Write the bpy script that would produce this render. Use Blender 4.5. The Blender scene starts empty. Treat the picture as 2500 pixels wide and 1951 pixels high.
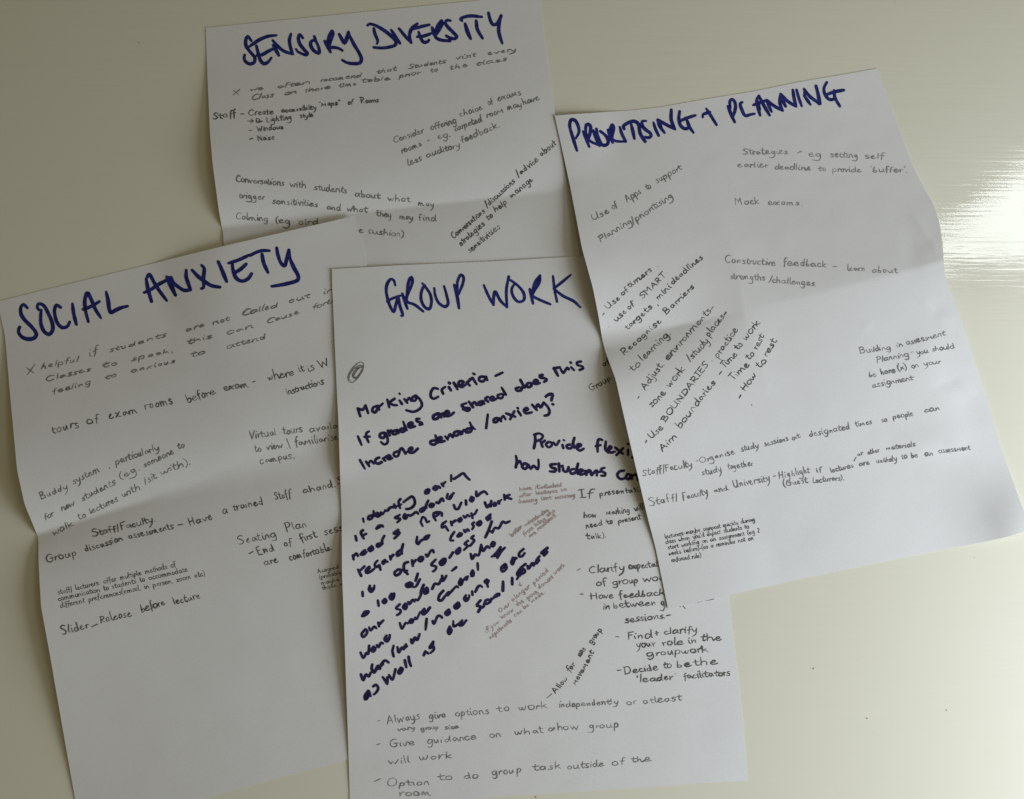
import bpy, math, random
import numpy as np
from mathutils import Matrix

random.seed(7)
rng = np.random.default_rng(7)
S = bpy.context.scene
COL = S.collection

# ------------------------------------------------------------------ camera
PW, PH = 2500.0, 1951.0            # size of the photograph the measurements were read from
F, RX, RY = 2200.0, 0.21414, -0.03899
HC = 0.71366                       # lens height above the table, metres
cx_, sx_, cy_, sy_ = math.cos(RX), math.sin(RX), math.cos(RY), math.sin(RY)
ROT = np.array([[1, 0, 0], [0, cx_, -sx_], [0, sx_, cx_]]) @ np.array([[cy_, 0, sy_], [0, 1, 0], [-sy_, 0, cy_]])
cam_d = bpy.data.cameras.new("camera")
cam = bpy.data.objects.new("camera", cam_d)
COL.objects.link(cam)
m = Matrix([list(map(float, r)) for r in ROT]).to_4x4()
m.translation = (0, 0, HC)
cam.matrix_world = m
cam_d.sensor_width = 36
cam_d.lens = F / PW * 36
cam_d.clip_start = 0.01
cam_d.clip_end = 50
S.camera = cam

# ------------------------------------------------------------------ light
w = bpy.data.worlds.new("World")
S.world = w
w.use_nodes = True
w.node_tree.nodes["Background"].inputs[0].default_value = (1.0, 0.83, 0.46, 1)
w.node_tree.nodes["Background"].inputs[1].default_value = 0.122


def area_light(name, loc, rot, sx, sy, radiance, col, look=None):
    d = bpy.data.lights.new(name, 'AREA')
    d.shape = 'RECTANGLE'
    d.size, d.size_y = sx, sy
    d.energy = radiance * math.pi * sx * sy
    d.color = col
    if look:
        d.use_nodes = True
        nt = d.node_tree
        em = nt.nodes['Emission']
        ge = nt.nodes.new('ShaderNodeNewGeometry')
        rp = nt.nodes.new('ShaderNodeValToRGB')
        if look == 'view':                       # the garden seen through the glass: pale, with soft branches
            mp = nt.nodes.new('ShaderNodeMapping')
            mp.inputs['Scale'].default_value = (3.0, 4.5, 1)
            mp.inputs['Rotation'].default_value = (0, 0, 0.6)
            no = nt.nodes.new('ShaderNodeTexNoise')
            no.inputs['Scale'].default_value = 3.0
            no.inputs['Detail'].default_value = 5
            no.inputs['Distortion'].default_value = 1.6
            nt.links.new(ge.outputs['Parametric'], mp.inputs[0])
            nt.links.new(mp.outputs[0], no.inputs['Vector'])
            nt.links.new(no.outputs[0], rp.inputs[0])
            rp.color_ramp.elements[0].position = 0.40
            rp.color_ramp.elements[0].color = (0.62, 0.62, 0.62, 1)
            rp.color_ramp.elements[1].position = 0.56
        else:
            sp = nt.nodes.new('ShaderNodeSeparateXYZ')
            nt.links.new(ge.outputs['Parametric'], sp.inputs[0])
            nt.links.new(sp.outputs[0], rp.inputs[0])
            rp.color_ramp.elements[0].position = 0.0
            rp.color_ramp.elements[1].position = 0.7
        nt.links.new(rp.outputs[0], em.inputs[1])
    o = bpy.data.objects.new(name, d)
    o.location = loc
    o.rotation_euler = rot
    COL.objects.link(o)
    return o


R90 = math.pi / 2
# window in the far wall (its corner mirrors in the lacquer at the right), and the large window to the right
area_light("window_light", (1.315 + 0.25, 1.0, 1.52), (-R90, 0, 0), 0.5, 0.70, 7.4, (0.93, 1.0, 0.99), 'view')
area_light("window_light", (1.1, -0.32, 0.36), (0, R90, math.radians(-20)), 0.5, 0.7, 18.6, (0.83, 0.905, 1.0))
# the pale ceiling over the window side, lit by the daylight
area_light("ceiling_bounce", (2.1, 0.14, 2.3), (0, 0, 0), 1.7, 1.8, 1.15, (0.97, 1.0, 0.98), 'fade')

S.view_settings.view_transform = 'Standard'
S.view_settings.look = 'None'
S.view_settings.exposure = 0.10
S.view_settings.gamma = 1


# ------------------------------------------------------------------ photograph pixel -> place
def rays(P):
    P = np.asarray(P, float)
    d = np.stack([(P[..., 0] - PW / 2) / F, -(P[..., 1] - PH / 2) / F, -np.ones(P.shape[:-1])], -1)
    return d @ ROT.T


def at(P, z):
    d = rays(P)
    t = (HC - z) / -d[..., 2]
    q = d * t[..., None]
    q[..., 2] = z
    return q


# ------------------------------------------------------------------ materials
def mat(name):
    m = bpy.data.materials.new(name)
    m.use_nodes = True
    nt = m.node_tree
    return m, nt, nt.nodes["Principled BSDF"]


def noise(nt, scale, detail=3, vec=None, mapscale=None, rot=0):
    n = nt.nodes.new("ShaderNodeTexNoise")
    n.inputs["Scale"].default_value = scale
    n.inputs["Detail"].default_value = detail
    tc = nt.nodes.new("ShaderNodeTexCoord")
    mp = nt.nodes.new("ShaderNodeMapping")
    nt.links.new(tc.outputs["Object"], mp.inputs[0])
    if mapscale:
        mp.inputs["Scale"].default_value = mapscale
    mp.inputs["Rotation"].default_value = (0, 0, rot)
    nt.links.new(mp.outputs[0], n.inputs["Vector"])
    return n


def ramp(nt, src, p0, c0, p1, c1):
    r = nt.nodes.new("ShaderNodeValToRGB")
    r.color_ramp.elements[0].position = p0
    r.color_ramp.elements[0].color = (*c0, 1)
    r.color_ramp.elements[1].position = p1
    r.color_ramp.elements[1].color = (*c1, 1)
    nt.links.new(src, r.inputs[0])
    return r


def bump(nt, src, dist, strength=1.0, prev=None):
    b = nt.nodes.new("ShaderNodeBump")
    b.inputs["Distance"].default_value = dist
    b.inputs["Strength"].default_value = strength
    nt.links.new(src, b.inputs["Height"])
    if prev:
        nt.links.new(prev.outputs[0], b.inputs["Normal"])
    return b


def paper_mat(name, seed):
    m, nt, p = mat(name)
    n = noise(nt, 900, 2)
    r = ramp(nt, n.outputs[0], 0.3, (0.695, 0.69, 0.68), 0.7, (0.735, 0.73, 0.72))
    nt.links.new(r.outputs[0], p.inputs["Base Color"])
    p.inputs["Roughness"].default_value = 0.75
    p.inputs["Specular IOR Level"].default_value = 0.25
    a = noise(nt, 7 + seed, 2, mapscale=(1, 1.3, 1), rot=0.5 * seed)
    b = noise(nt, 22, 3)
    b1 = bump(nt, a.outputs[0], 0.010, 0.10)
    b2 = bump(nt, b.outputs[0], 0.0016, 0.10, b1)
    c = noise(nt, 1800, 2)
    b3 = bump(nt, c.outputs[0], 0.00004, 0.5, b2)
    nt.links.new(b3.outputs[0], p.inputs["Normal"])
    return m


def ink_mat(name, dark, light, rough, scale=260, p0=0.35, p1=0.7):
    m, nt, p = mat(name)
    n = noise(nt, scale, 4)
    r = ramp(nt, n.outputs[0], p0, dark, p1, light)
    nt.links.new(r.outputs[0], p.inputs["Base Color"])
    p.inputs["Roughness"].default_value = rough
    p.inputs["Specular IOR Level"].default_value = 0.2
    return m


INK = {
    'title': ink_mat('navy marker ink', (0.009, 0.012, 0.10), (0.024, 0.034, 0.23), 0.5),
    'marker': ink_mat('blue-black marker ink', (0.012, 0.009, 0.04), (0.034, 0.022, 0.10), 0.5),
    'pencil': ink_mat('graphite', (0.09, 0.09, 0.085), (0.31, 0.31, 0.30), 0.6, 700, 0.3, 0.75),
    'faint': ink_mat('faint graphite', (0.16, 0.16, 0.155), (0.40, 0.42, 0.42), 0.6, 700, 0.3, 0.75),
    'pen': ink_mat('black ballpoint ink', (0.055, 0.055, 0.05), (0.21, 0.21, 0.20), 0.5, 700, 0.35, 0.8),
    'fine': ink_mat('black fineliner ink', (0.03, 0.03, 0.034), (0.09, 0.09, 0.095), 0.5, 500),
    'red': ink_mat('worn red-brown ink', (0.32, 0.21, 0.20), (0.58, 0.50, 0.48), 0.6, 500, 0.3, 0.75),
}


def table_mat():
    m, nt, p = mat("cream lacquer")
    a = noise(nt, 2.2, 3)
    r = ramp(nt, a.outputs[0], 0.35, (0.73, 0.71, 0.585), 0.7, (0.75, 0.73, 0.61))
    sp = nt.nodes.new("ShaderNodeTexVoronoi")
    sp.inputs["Scale"].default_value = 30
    tc = nt.nodes.new("ShaderNodeTexCoord")
    nt.links.new(tc.outputs["Object"], sp.inputs["Vector"])
    r2 = ramp(nt, sp.outputs["Distance"], 0.012, (0.80, 0.78, 0.72), 0.03, (1, 1, 1))
    mx = nt.nodes.new("ShaderNodeMix")
    mx.data_type = 'RGBA'
    mx.blend_type = 'MULTIPLY'
    mx.inputs[0].default_value = 0.5
    nt.links.new(r.outputs[0], mx.inputs[6])
    nt.links.new(r2.outputs[0], mx.inputs[7])
    nt.links.new(mx.outputs[2], p.inputs["Base Color"])
    # wiped-on smudges: the gloss varies a little
    sm = noise(nt, 9, 5, mapscale=(1, 2.2, 1), rot=0.4)
    rr = nt.nodes.new("ShaderNodeMapRange")
    rr.inputs[1].default_value, rr.inputs[2].default_value = 0.35, 0.7
    rr.inputs[3].default_value, rr.inputs[4].default_value = 0.045, 0.13
    nt.links.new(sm.outputs[0], rr.inputs[0])
    nt.links.new(rr.outputs[0], p.inputs["Roughness"])
    p.inputs["IOR"].default_value = 1.68
    # brushed-on lacquer: long shallow ripples running left to right
    n1 = noise(nt, 1.0, 3, mapscale=(14, 330, 1), rot=0.02)
    n2 = noise(nt, 1.0, 2, mapscale=(9, 95, 1), rot=-0.03)
    n3 = noise(nt, 16, 2)
    b1 = bump(nt, n1.outputs[0], 0.00007, 1.0)
    b2 = bump(nt, n2.outputs[0], 0.00009, 1.0, b1)
    b3 = bump(nt, n3.outputs[0], 0.0001, 1.0, b2)
    nt.links.new(b3.outputs[0], p.inputs["Normal"])
    return m


def mesh_obj(name, verts, faces, material, parent=None, smooth=True):
    me = bpy.data.meshes.new(name)
    me.from_pydata([tuple(map(float, v)) for v in verts], [], faces)
    me.materials.append(material)
    if smooth:
        me.polygons.foreach_set("use_smooth", [True] * len(me.polygons))
    me.update()
    o = bpy.data.objects.new(name, me)
    COL.objects.link(o)
    if parent:
        o.parent = parent
    return o


# ------------------------------------------------------------------ the table
def table():
    x0, x1, y0, y1, t, rr = -1.1, 0.95, -0.55, 0.95, 0.03, 0.004
    v = [(x0, y0, -t), (x1, y0, -t), (x1, y1, -t), (x0, y1, -t), (x0, y0, -rr), (x1, y0, -rr), (x1, y1, -rr), (x0, y1, -rr),
         (x0 + rr, y0 + rr, 0), (x1 - rr, y0 + rr, 0), (x1 - rr, y1 - rr, 0), (x0 + rr, y1 - rr, 0)]
    f = [(3, 2, 1, 0), (8, 9, 10, 11)]
    for i in range(4):
        j = (i + 1) % 4
        f += [(i, j, 4 + j, 4 + i), (4 + i, 4 + j, 8 + j, 8 + i)]
    o = mesh_obj("table_surface", v, f, table_mat(), smooth=False)
    o['kind'] = 'structure'
    o['label'] = 'glossy cream lacquered table top under the paper sheets'
    return o


table()


# ------------------------------------------------------------------ sheets of paper
def homog(c):
    src = [(0, 0), (1, 0), (1, 1), (0, 1)]
    A, b = [], []
    for (u, v), (x, y) in zip(src, c):
        A += [[u, v, 1, 0, 0, 0, -u * x, -v * x], [0, 0, 0, u, v, 1, -u * y, -v * y]]
        b += [x, y]
    h = np.linalg.solve(np.array(A, float), np.array(b, float))
    return np.append(h, 1).reshape(3, 3)


def happly(Hm, U):
    q = np.stack([U[..., 0], U[..., 1], np.ones(U.shape[:-1])], -1) @ Hm.T
    return q[..., :2] / q[..., 2:]


def smooth1(a, k):
    if k < 1:
        return a
    p = np.concatenate([np.repeat(a[:1], k, 0), a, np.repeat(a[-1:], k, 0)])
    c = np.cumsum(np.concatenate([np.zeros((1,) + a.shape[1:]), p]), 0)
    return (c[2 * k + 1:] - c[:-(2 * k + 1)]) / (2 * k + 1)


# height map of everything already lying on the table (2 mm cells)
MX0, MY0, MS = -0.70, -0.45, 0.002
HMAP = np.zeros((640, 560))


def hm_idx(x, y):
    i = np.clip(((x - MX0) / MS).astype(int), 0, HMAP.shape[0] - 1)
    j = np.clip(((y - MY0) / MS).astype(int), 0, HMAP.shape[1] - 1)
    return i, j


def support():
    d = HMAP.copy()
    k = 14
    for ax in (0, 1):
        base = d.copy()
        for s in range(-k, k + 1):
            d = np.maximum(d, np.roll(base, s, ax))
    for r in (k // 2, k // 2 - 1):
        for ax in (0, 1):
            d = np.moveaxis(smooth1(np.moveaxis(d, ax, 0), r), 0, ax)
    return d


class Sheet:
    NU, NV = 120, 230

    def __init__(self, corners, edges, hfun, name, label, seed, paperlabel=None):
        self.Hm = homog(corners)
        self.Hi = np.linalg.inv(self.Hm)
        nu, nv = self.NU, self.NV
        u = np.linspace(0, 1, nu + 1)
        v = np.linspace(0, 1, nv + 1)
        U, V = np.meshgrid(u, v, indexing='ij')
        UV = np.stack([U, V], -1)
        G = happly(self.Hm, UV)
        dev = {}
        for side in 'LRTB':
            pts = edges.get(side, [])
            n = nv if side in 'LR' else nu
            tt = np.linspace(0, 1, n + 1)
            line = np.stack([np.full(n + 1, 0. if side == 'L' else 1.), tt], -1) if side in 'LR' else \
                np.stack([tt, np.full(n + 1, 0. if side == 'T' else 1.)], -1)
            P = happly(self.Hm, line)
            xs, ds = [0.0], [np.zeros(2)]
            for p in sorted(((np.argmin(((P - p) ** 2).sum(1)), p) for p in pts), key=lambda q: q[0]):
                k = p[0]
                if 1 < k < n - 1:
                    xs.append(tt[k])
                    ds.append(np.array(p[1], float) - P[k])
            xs.append(1.0)
            ds.append(np.zeros(2))
            ds = np.array(ds)
            d = np.stack([np.interp(tt, xs, ds[:, 0]), np.interp(tt, xs, ds[:, 1])], -1)
            dev[side] = smooth1(d, 2)
        G = G + (1 - U)[..., None] * dev['L'][None] + U[..., None] * dev['R'][None] \
            + (1 - V)[..., None] * dev['T'][:, None] + V[..., None] * dev['B'][:, None]
        self.G = G
        own = hfun(U, V) * 0.001 + 0.0003
        sup = support()
        h = own
        for _ in range(4):
            X = at(G, h)
            i, j = hm_idx(X[..., 0], X[..., 1])
            s = sup[i, j]
            for _k in (0, 1):
                s = smooth1(smooth1(s, 6).T, 6).T
            on = np.clip(s / 0.0012, 0, 1)
            on = on * on * (3 - 2 * on)
            need = s + 0.0005 * on
            k = 0.0012
            h = np.maximum(own, need) + on * k * np.exp(-np.abs(own - need) / k) * 0.3
        hs = smooth1(smooth1(h, 3).T, 3).T
        wgt = smooth1(smooth1(((s > 1e-5) & (need > own - 0.001)).astype(float), 3).T, 3).T
        h = h * (1 - wgt) + hs * wgt
        self.X = at(G, h)
        # rasterise into the height map
        fu = np.linspace(0, nu, nu * 3 + 1)
        fv = np.linspace(0, nv, nv * 3 + 1)
        FU, FV = np.meshgrid(fu, fv, indexing='ij')
        Q = self.bil(self.X, FU, FV)
        i, j = hm_idx(Q[..., 0].ravel(), Q[..., 1].ravel())
        np.maximum.at(HMAP, (i, j), Q[..., 2].ravel())
        # object
        self.root = bpy.data.objects.new(name, None)
        COL.objects.link(self.root)
        c0 = self.X[nu // 2, nv // 2]
        self.org = np.array([c0[0], c0[1], 0.0])
        self.root.location = tuple(map(float, self.org))
        self.root['label'] = label
        self.root['category'] = 'paper sheet'
        self.root['group'] = 'large handwritten sheets spread on the table'
        top = (self.X - self.org).reshape(-1, 3)
        bot = top - np.array([0, 0, 0.00011])
        n = len(top)
        idx = np.arange(n).reshape(nu + 1, nv + 1)
        a, b, c, d = idx[:-1, :-1].ravel(), idx[1:, :-1].ravel(), idx[1:, 1:].ravel(), idx[:-1, 1:].ravel()
        faces = np.stack([a, d, c, b], 1).tolist() + (np.stack([a, b, c, d], 1) + n).tolist()
        loop = list(idx[:, 0]) + list(idx[-1, 1:]) + list(idx[-2::-1, -1]) + list(idx[0, -2:0:-1])
        lp = np.array([int(k) for k in loop])
        m = len(lp)
        rim = np.concatenate([top[lp], bot[lp]])
        for p in range(m):
            q = (p + 1) % m
            faces.append((2 * n + p, 2 * n + q, 2 * n + m + q, 2 * n + m + p))
        o = mesh_obj('paper', np.concatenate([top, bot, rim]), faces, paper_mat('white paper', seed), self.root)
        if paperlabel:
            o['label'] = paperlabel
        self.count = 0

    @staticmethod
    def bil(A, fu, fv):
        nu, nv = A.shape[0] - 1, A.shape[1] - 1
        i = np.clip(np.floor(fu).astype(int), 0, nu - 1)
        j = np.clip(np.floor(fv).astype(int), 0, nv - 1)
        a = (fu - i)[..., None]
        b = (fv - j)[..., None]
        return A[i, j] * (1 - a) * (1 - b) + A[i + 1, j] * a * (1 - b) + A[i, j + 1] * (1 - a) * b + A[i + 1, j + 1] * a * b

    def project(self, P):
        P = np.asarray(P, float)
        nu, nv = self.NU, self.NV
        uv = happly(self.Hi, P)
        for _ in range(8):
            g = self.bil(self.G, uv[..., 0] * nu, uv[..., 1] * nv)
            hh = happly(self.Hm, uv)
            uv = happly(self.Hi, P - (g - hh))
        return self.bil(self.X, uv[..., 0] * nu, uv[..., 1] * nv) - self.org

    # ---------------------------------------------------------- pen strokes as thin ink films on the paper
    def ink(self, strokes, width, pen, name, label=None, **kw):
        blocks = getattr(strokes, 'blocks', None) or [strokes]
        if name == 'title_lettering' or pen == 'marker':
            blocks = [strokes]
        big = max(range(len(blocks)), key=lambda i: len(blocks[i]))
        for i, b in enumerate(blocks):
            if b:
                self.film(b, width, pen, name, label if i == big else None, **kw)

    # ---------------------------------------------------------- one block of writing
    def film(self, strokes, width, pen, name, label=None, taper=None, wob=None):
        """strokes: list of point lists in photograph pixels"""
        thin = pen not in ('title', 'marker')
        if taper is None:
            taper = {'pencil': 0.3, 'faint': 0.3, 'pen': 0.25, 'red': 0.25}.get(pen, 0.1)
        if wob is None:
            wob = 0.3 if thin else 0.12
        width = width * (0.95 if thin else 1.09)
        VP, VZ, FA = [], [], []
        nv = 0
        for st in strokes:
            for seg in split_corners(st):
                self.count += 1
                z0 = 0.00007 + (self.count % 23) * 0.0000035
                s = catmull(seg, 2.6)
                n = len(s)
                if n < 2:
                    s = np.array([seg[0], seg[0] + np.array([0.6, 0.3])])
                    n = 2
                t = np.gradient(s, axis=0)
                ln = np.hypot(t[:, 0], t[:, 1]) + 1e-9
                t /= ln[:, None]
                nn = np.stack([-t[:, 1], t[:, 0]], 1)
                ww = 1 + wob * smooth1(rng.normal(0, 1.2, n), 3) + (0.16 * rng.normal() if pen not in ('title', 'marker') else 0.03 * rng.normal())
                ww = np.clip(ww, 0.55, 1.5)
                if taper > 0:
                    q = np.minimum(np.arange(n), np.arange(n)[::-1]) / max(3.0, n * 0.25)
                    ww = ww * (1 - taper * (1 - np.clip(q, 0, 1)))
                hw = (0.5 * width * ww)[:, None]
                VP += [s + nn * hw, s - nn * hw]
                zz = z0 + np.arange(n) * 6e-7
                VZ += [zz, zz]
                for k in range(n - 1):
                    FA.append((nv + k, nv + n + k, nv + n + k + 1, nv + k + 1))
                nv += 2 * n
                for e, sg in ((0, -1), (n - 1, 1)):
                    K = 6
                    ang = np.linspace(-math.pi / 2, math.pi / 2, K + 1)
                    dv = sg * t[e] * np.cos(ang)[:, None] + nn[e] * np.sin(ang)[:, None]
                    VP.append(s[e] + dv * hw[e])
                    VZ.append(np.full(K + 1, zz[e]))
                    f = tuple(range(nv, nv + K + 1))
                    FA.append(f if sg < 0 else f[::-1])
                    nv += K + 1
        P = np.concatenate(VP)
        Z = np.concatenate(VZ)
        X = self.project(P)
        X[:, 2] += Z
        o = mesh_obj(name, X, FA, INK[pen], self.root, smooth=False)
        if label:
            o['label'] = label
        # make every film face up
        me = o.data
        me.update()
        flip = [p.index for p in me.polygons if p.normal.z < 0]
        for i in flip:
            me.polygons[i].flip()
        me.update()
        return o


def split_corners(st):
    out, cur = [], [np.array(st[0], float)]
    for p in st[1:]:
        p = np.array(p, float)
        if np.allclose(p, cur[-1], atol=1e-6):
            if len(cur) > 1:
                out.append(np.array(cur))
            cur = [p]
        else:
            cur.append(p)
    if len(cur) > 1 or not out:
        out.append(np.array(cur))
    return out


def catmull(P, step):
    P = np.asarray(P, float)
    if len(P) < 3:
        if len(P) < 2:
            return P
        n = max(2, int(np.hypot(*(P[1] - P[0])) / step))
        t = np.linspace(0, 1, n + 1)[:, None]
        return P[0] * (1 - t) + P[1] * t
    Q = np.vstack([2 * P[0] - P[1], P, 2 * P[-1] - P[-2]])
    out = []
    for i in range(1, len(Q) - 2):
        n = max(2, int(np.hypot(*(Q[i + 1] - Q[i])) / step))
        # centripetal parametrisation
        k = [0]
        for a in range(i - 1, i + 2):
            k.append(k[-1] + max(1e-3, np.hypot(*(Q[a + 1] - Q[a]))) ** 0.5)
        t = np.linspace(k[1], k[2], n + 1)[:-1, None]
        p0, p1, p2, p3 = Q[i - 1], Q[i], Q[i + 1], Q[i + 2]
        A1 = (k[1] - t) / (k[1] - k[0]) * p0 + (t - k[0]) / (k[1] - k[0]) * p1
        A2 = (k[2] - t) / (k[2] - k[1]) * p1 + (t - k[1]) / (k[2] - k[1]) * p2
        A3 = (k[3] - t) / (k[3] - k[2]) * p2 + (t - k[2]) / (k[3] - k[2]) * p3
        B1 = (k[2] - t) / (k[2] - k[0]) * A1 + (t - k[0]) / (k[2] - k[0]) * A2
        B2 = (k[3] - t) / (k[3] - k[1]) * A2 + (t - k[1]) / (k[3] - k[1]) * A3
        out.append((k[2] - t) / (k[2] - k[1]) * B1 + (t - k[1]) / (k[2] - k[1]) * B2)
    out.append(P[-1:])
    return np.concatenate(out)


class Block(list):
    """strokes of one block of writing; adding blocks keeps them apart as separate parts"""
    def __init__(self, it=()):
        super().__init__(it)
        self.blocks = [list(self)]

    def __add__(self, other):
        r = Block(list(self) + list(other))
        r.blocks = self.blocks + other.blocks
        return r


def traced(x0, y0, sc, txt):
    """strokes read off an enlargement of the photograph: 'x,y x,y; x,y ...'"""
    out = []
    for s in txt.replace('\n', ' ').split(';'):
        s = s.split()
        if s:
            out.append([(x0 + float(a) / sc, y0 + float(b) / sc) for a, b in (q.split(',') for q in s)])
    return Block(out)


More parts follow.
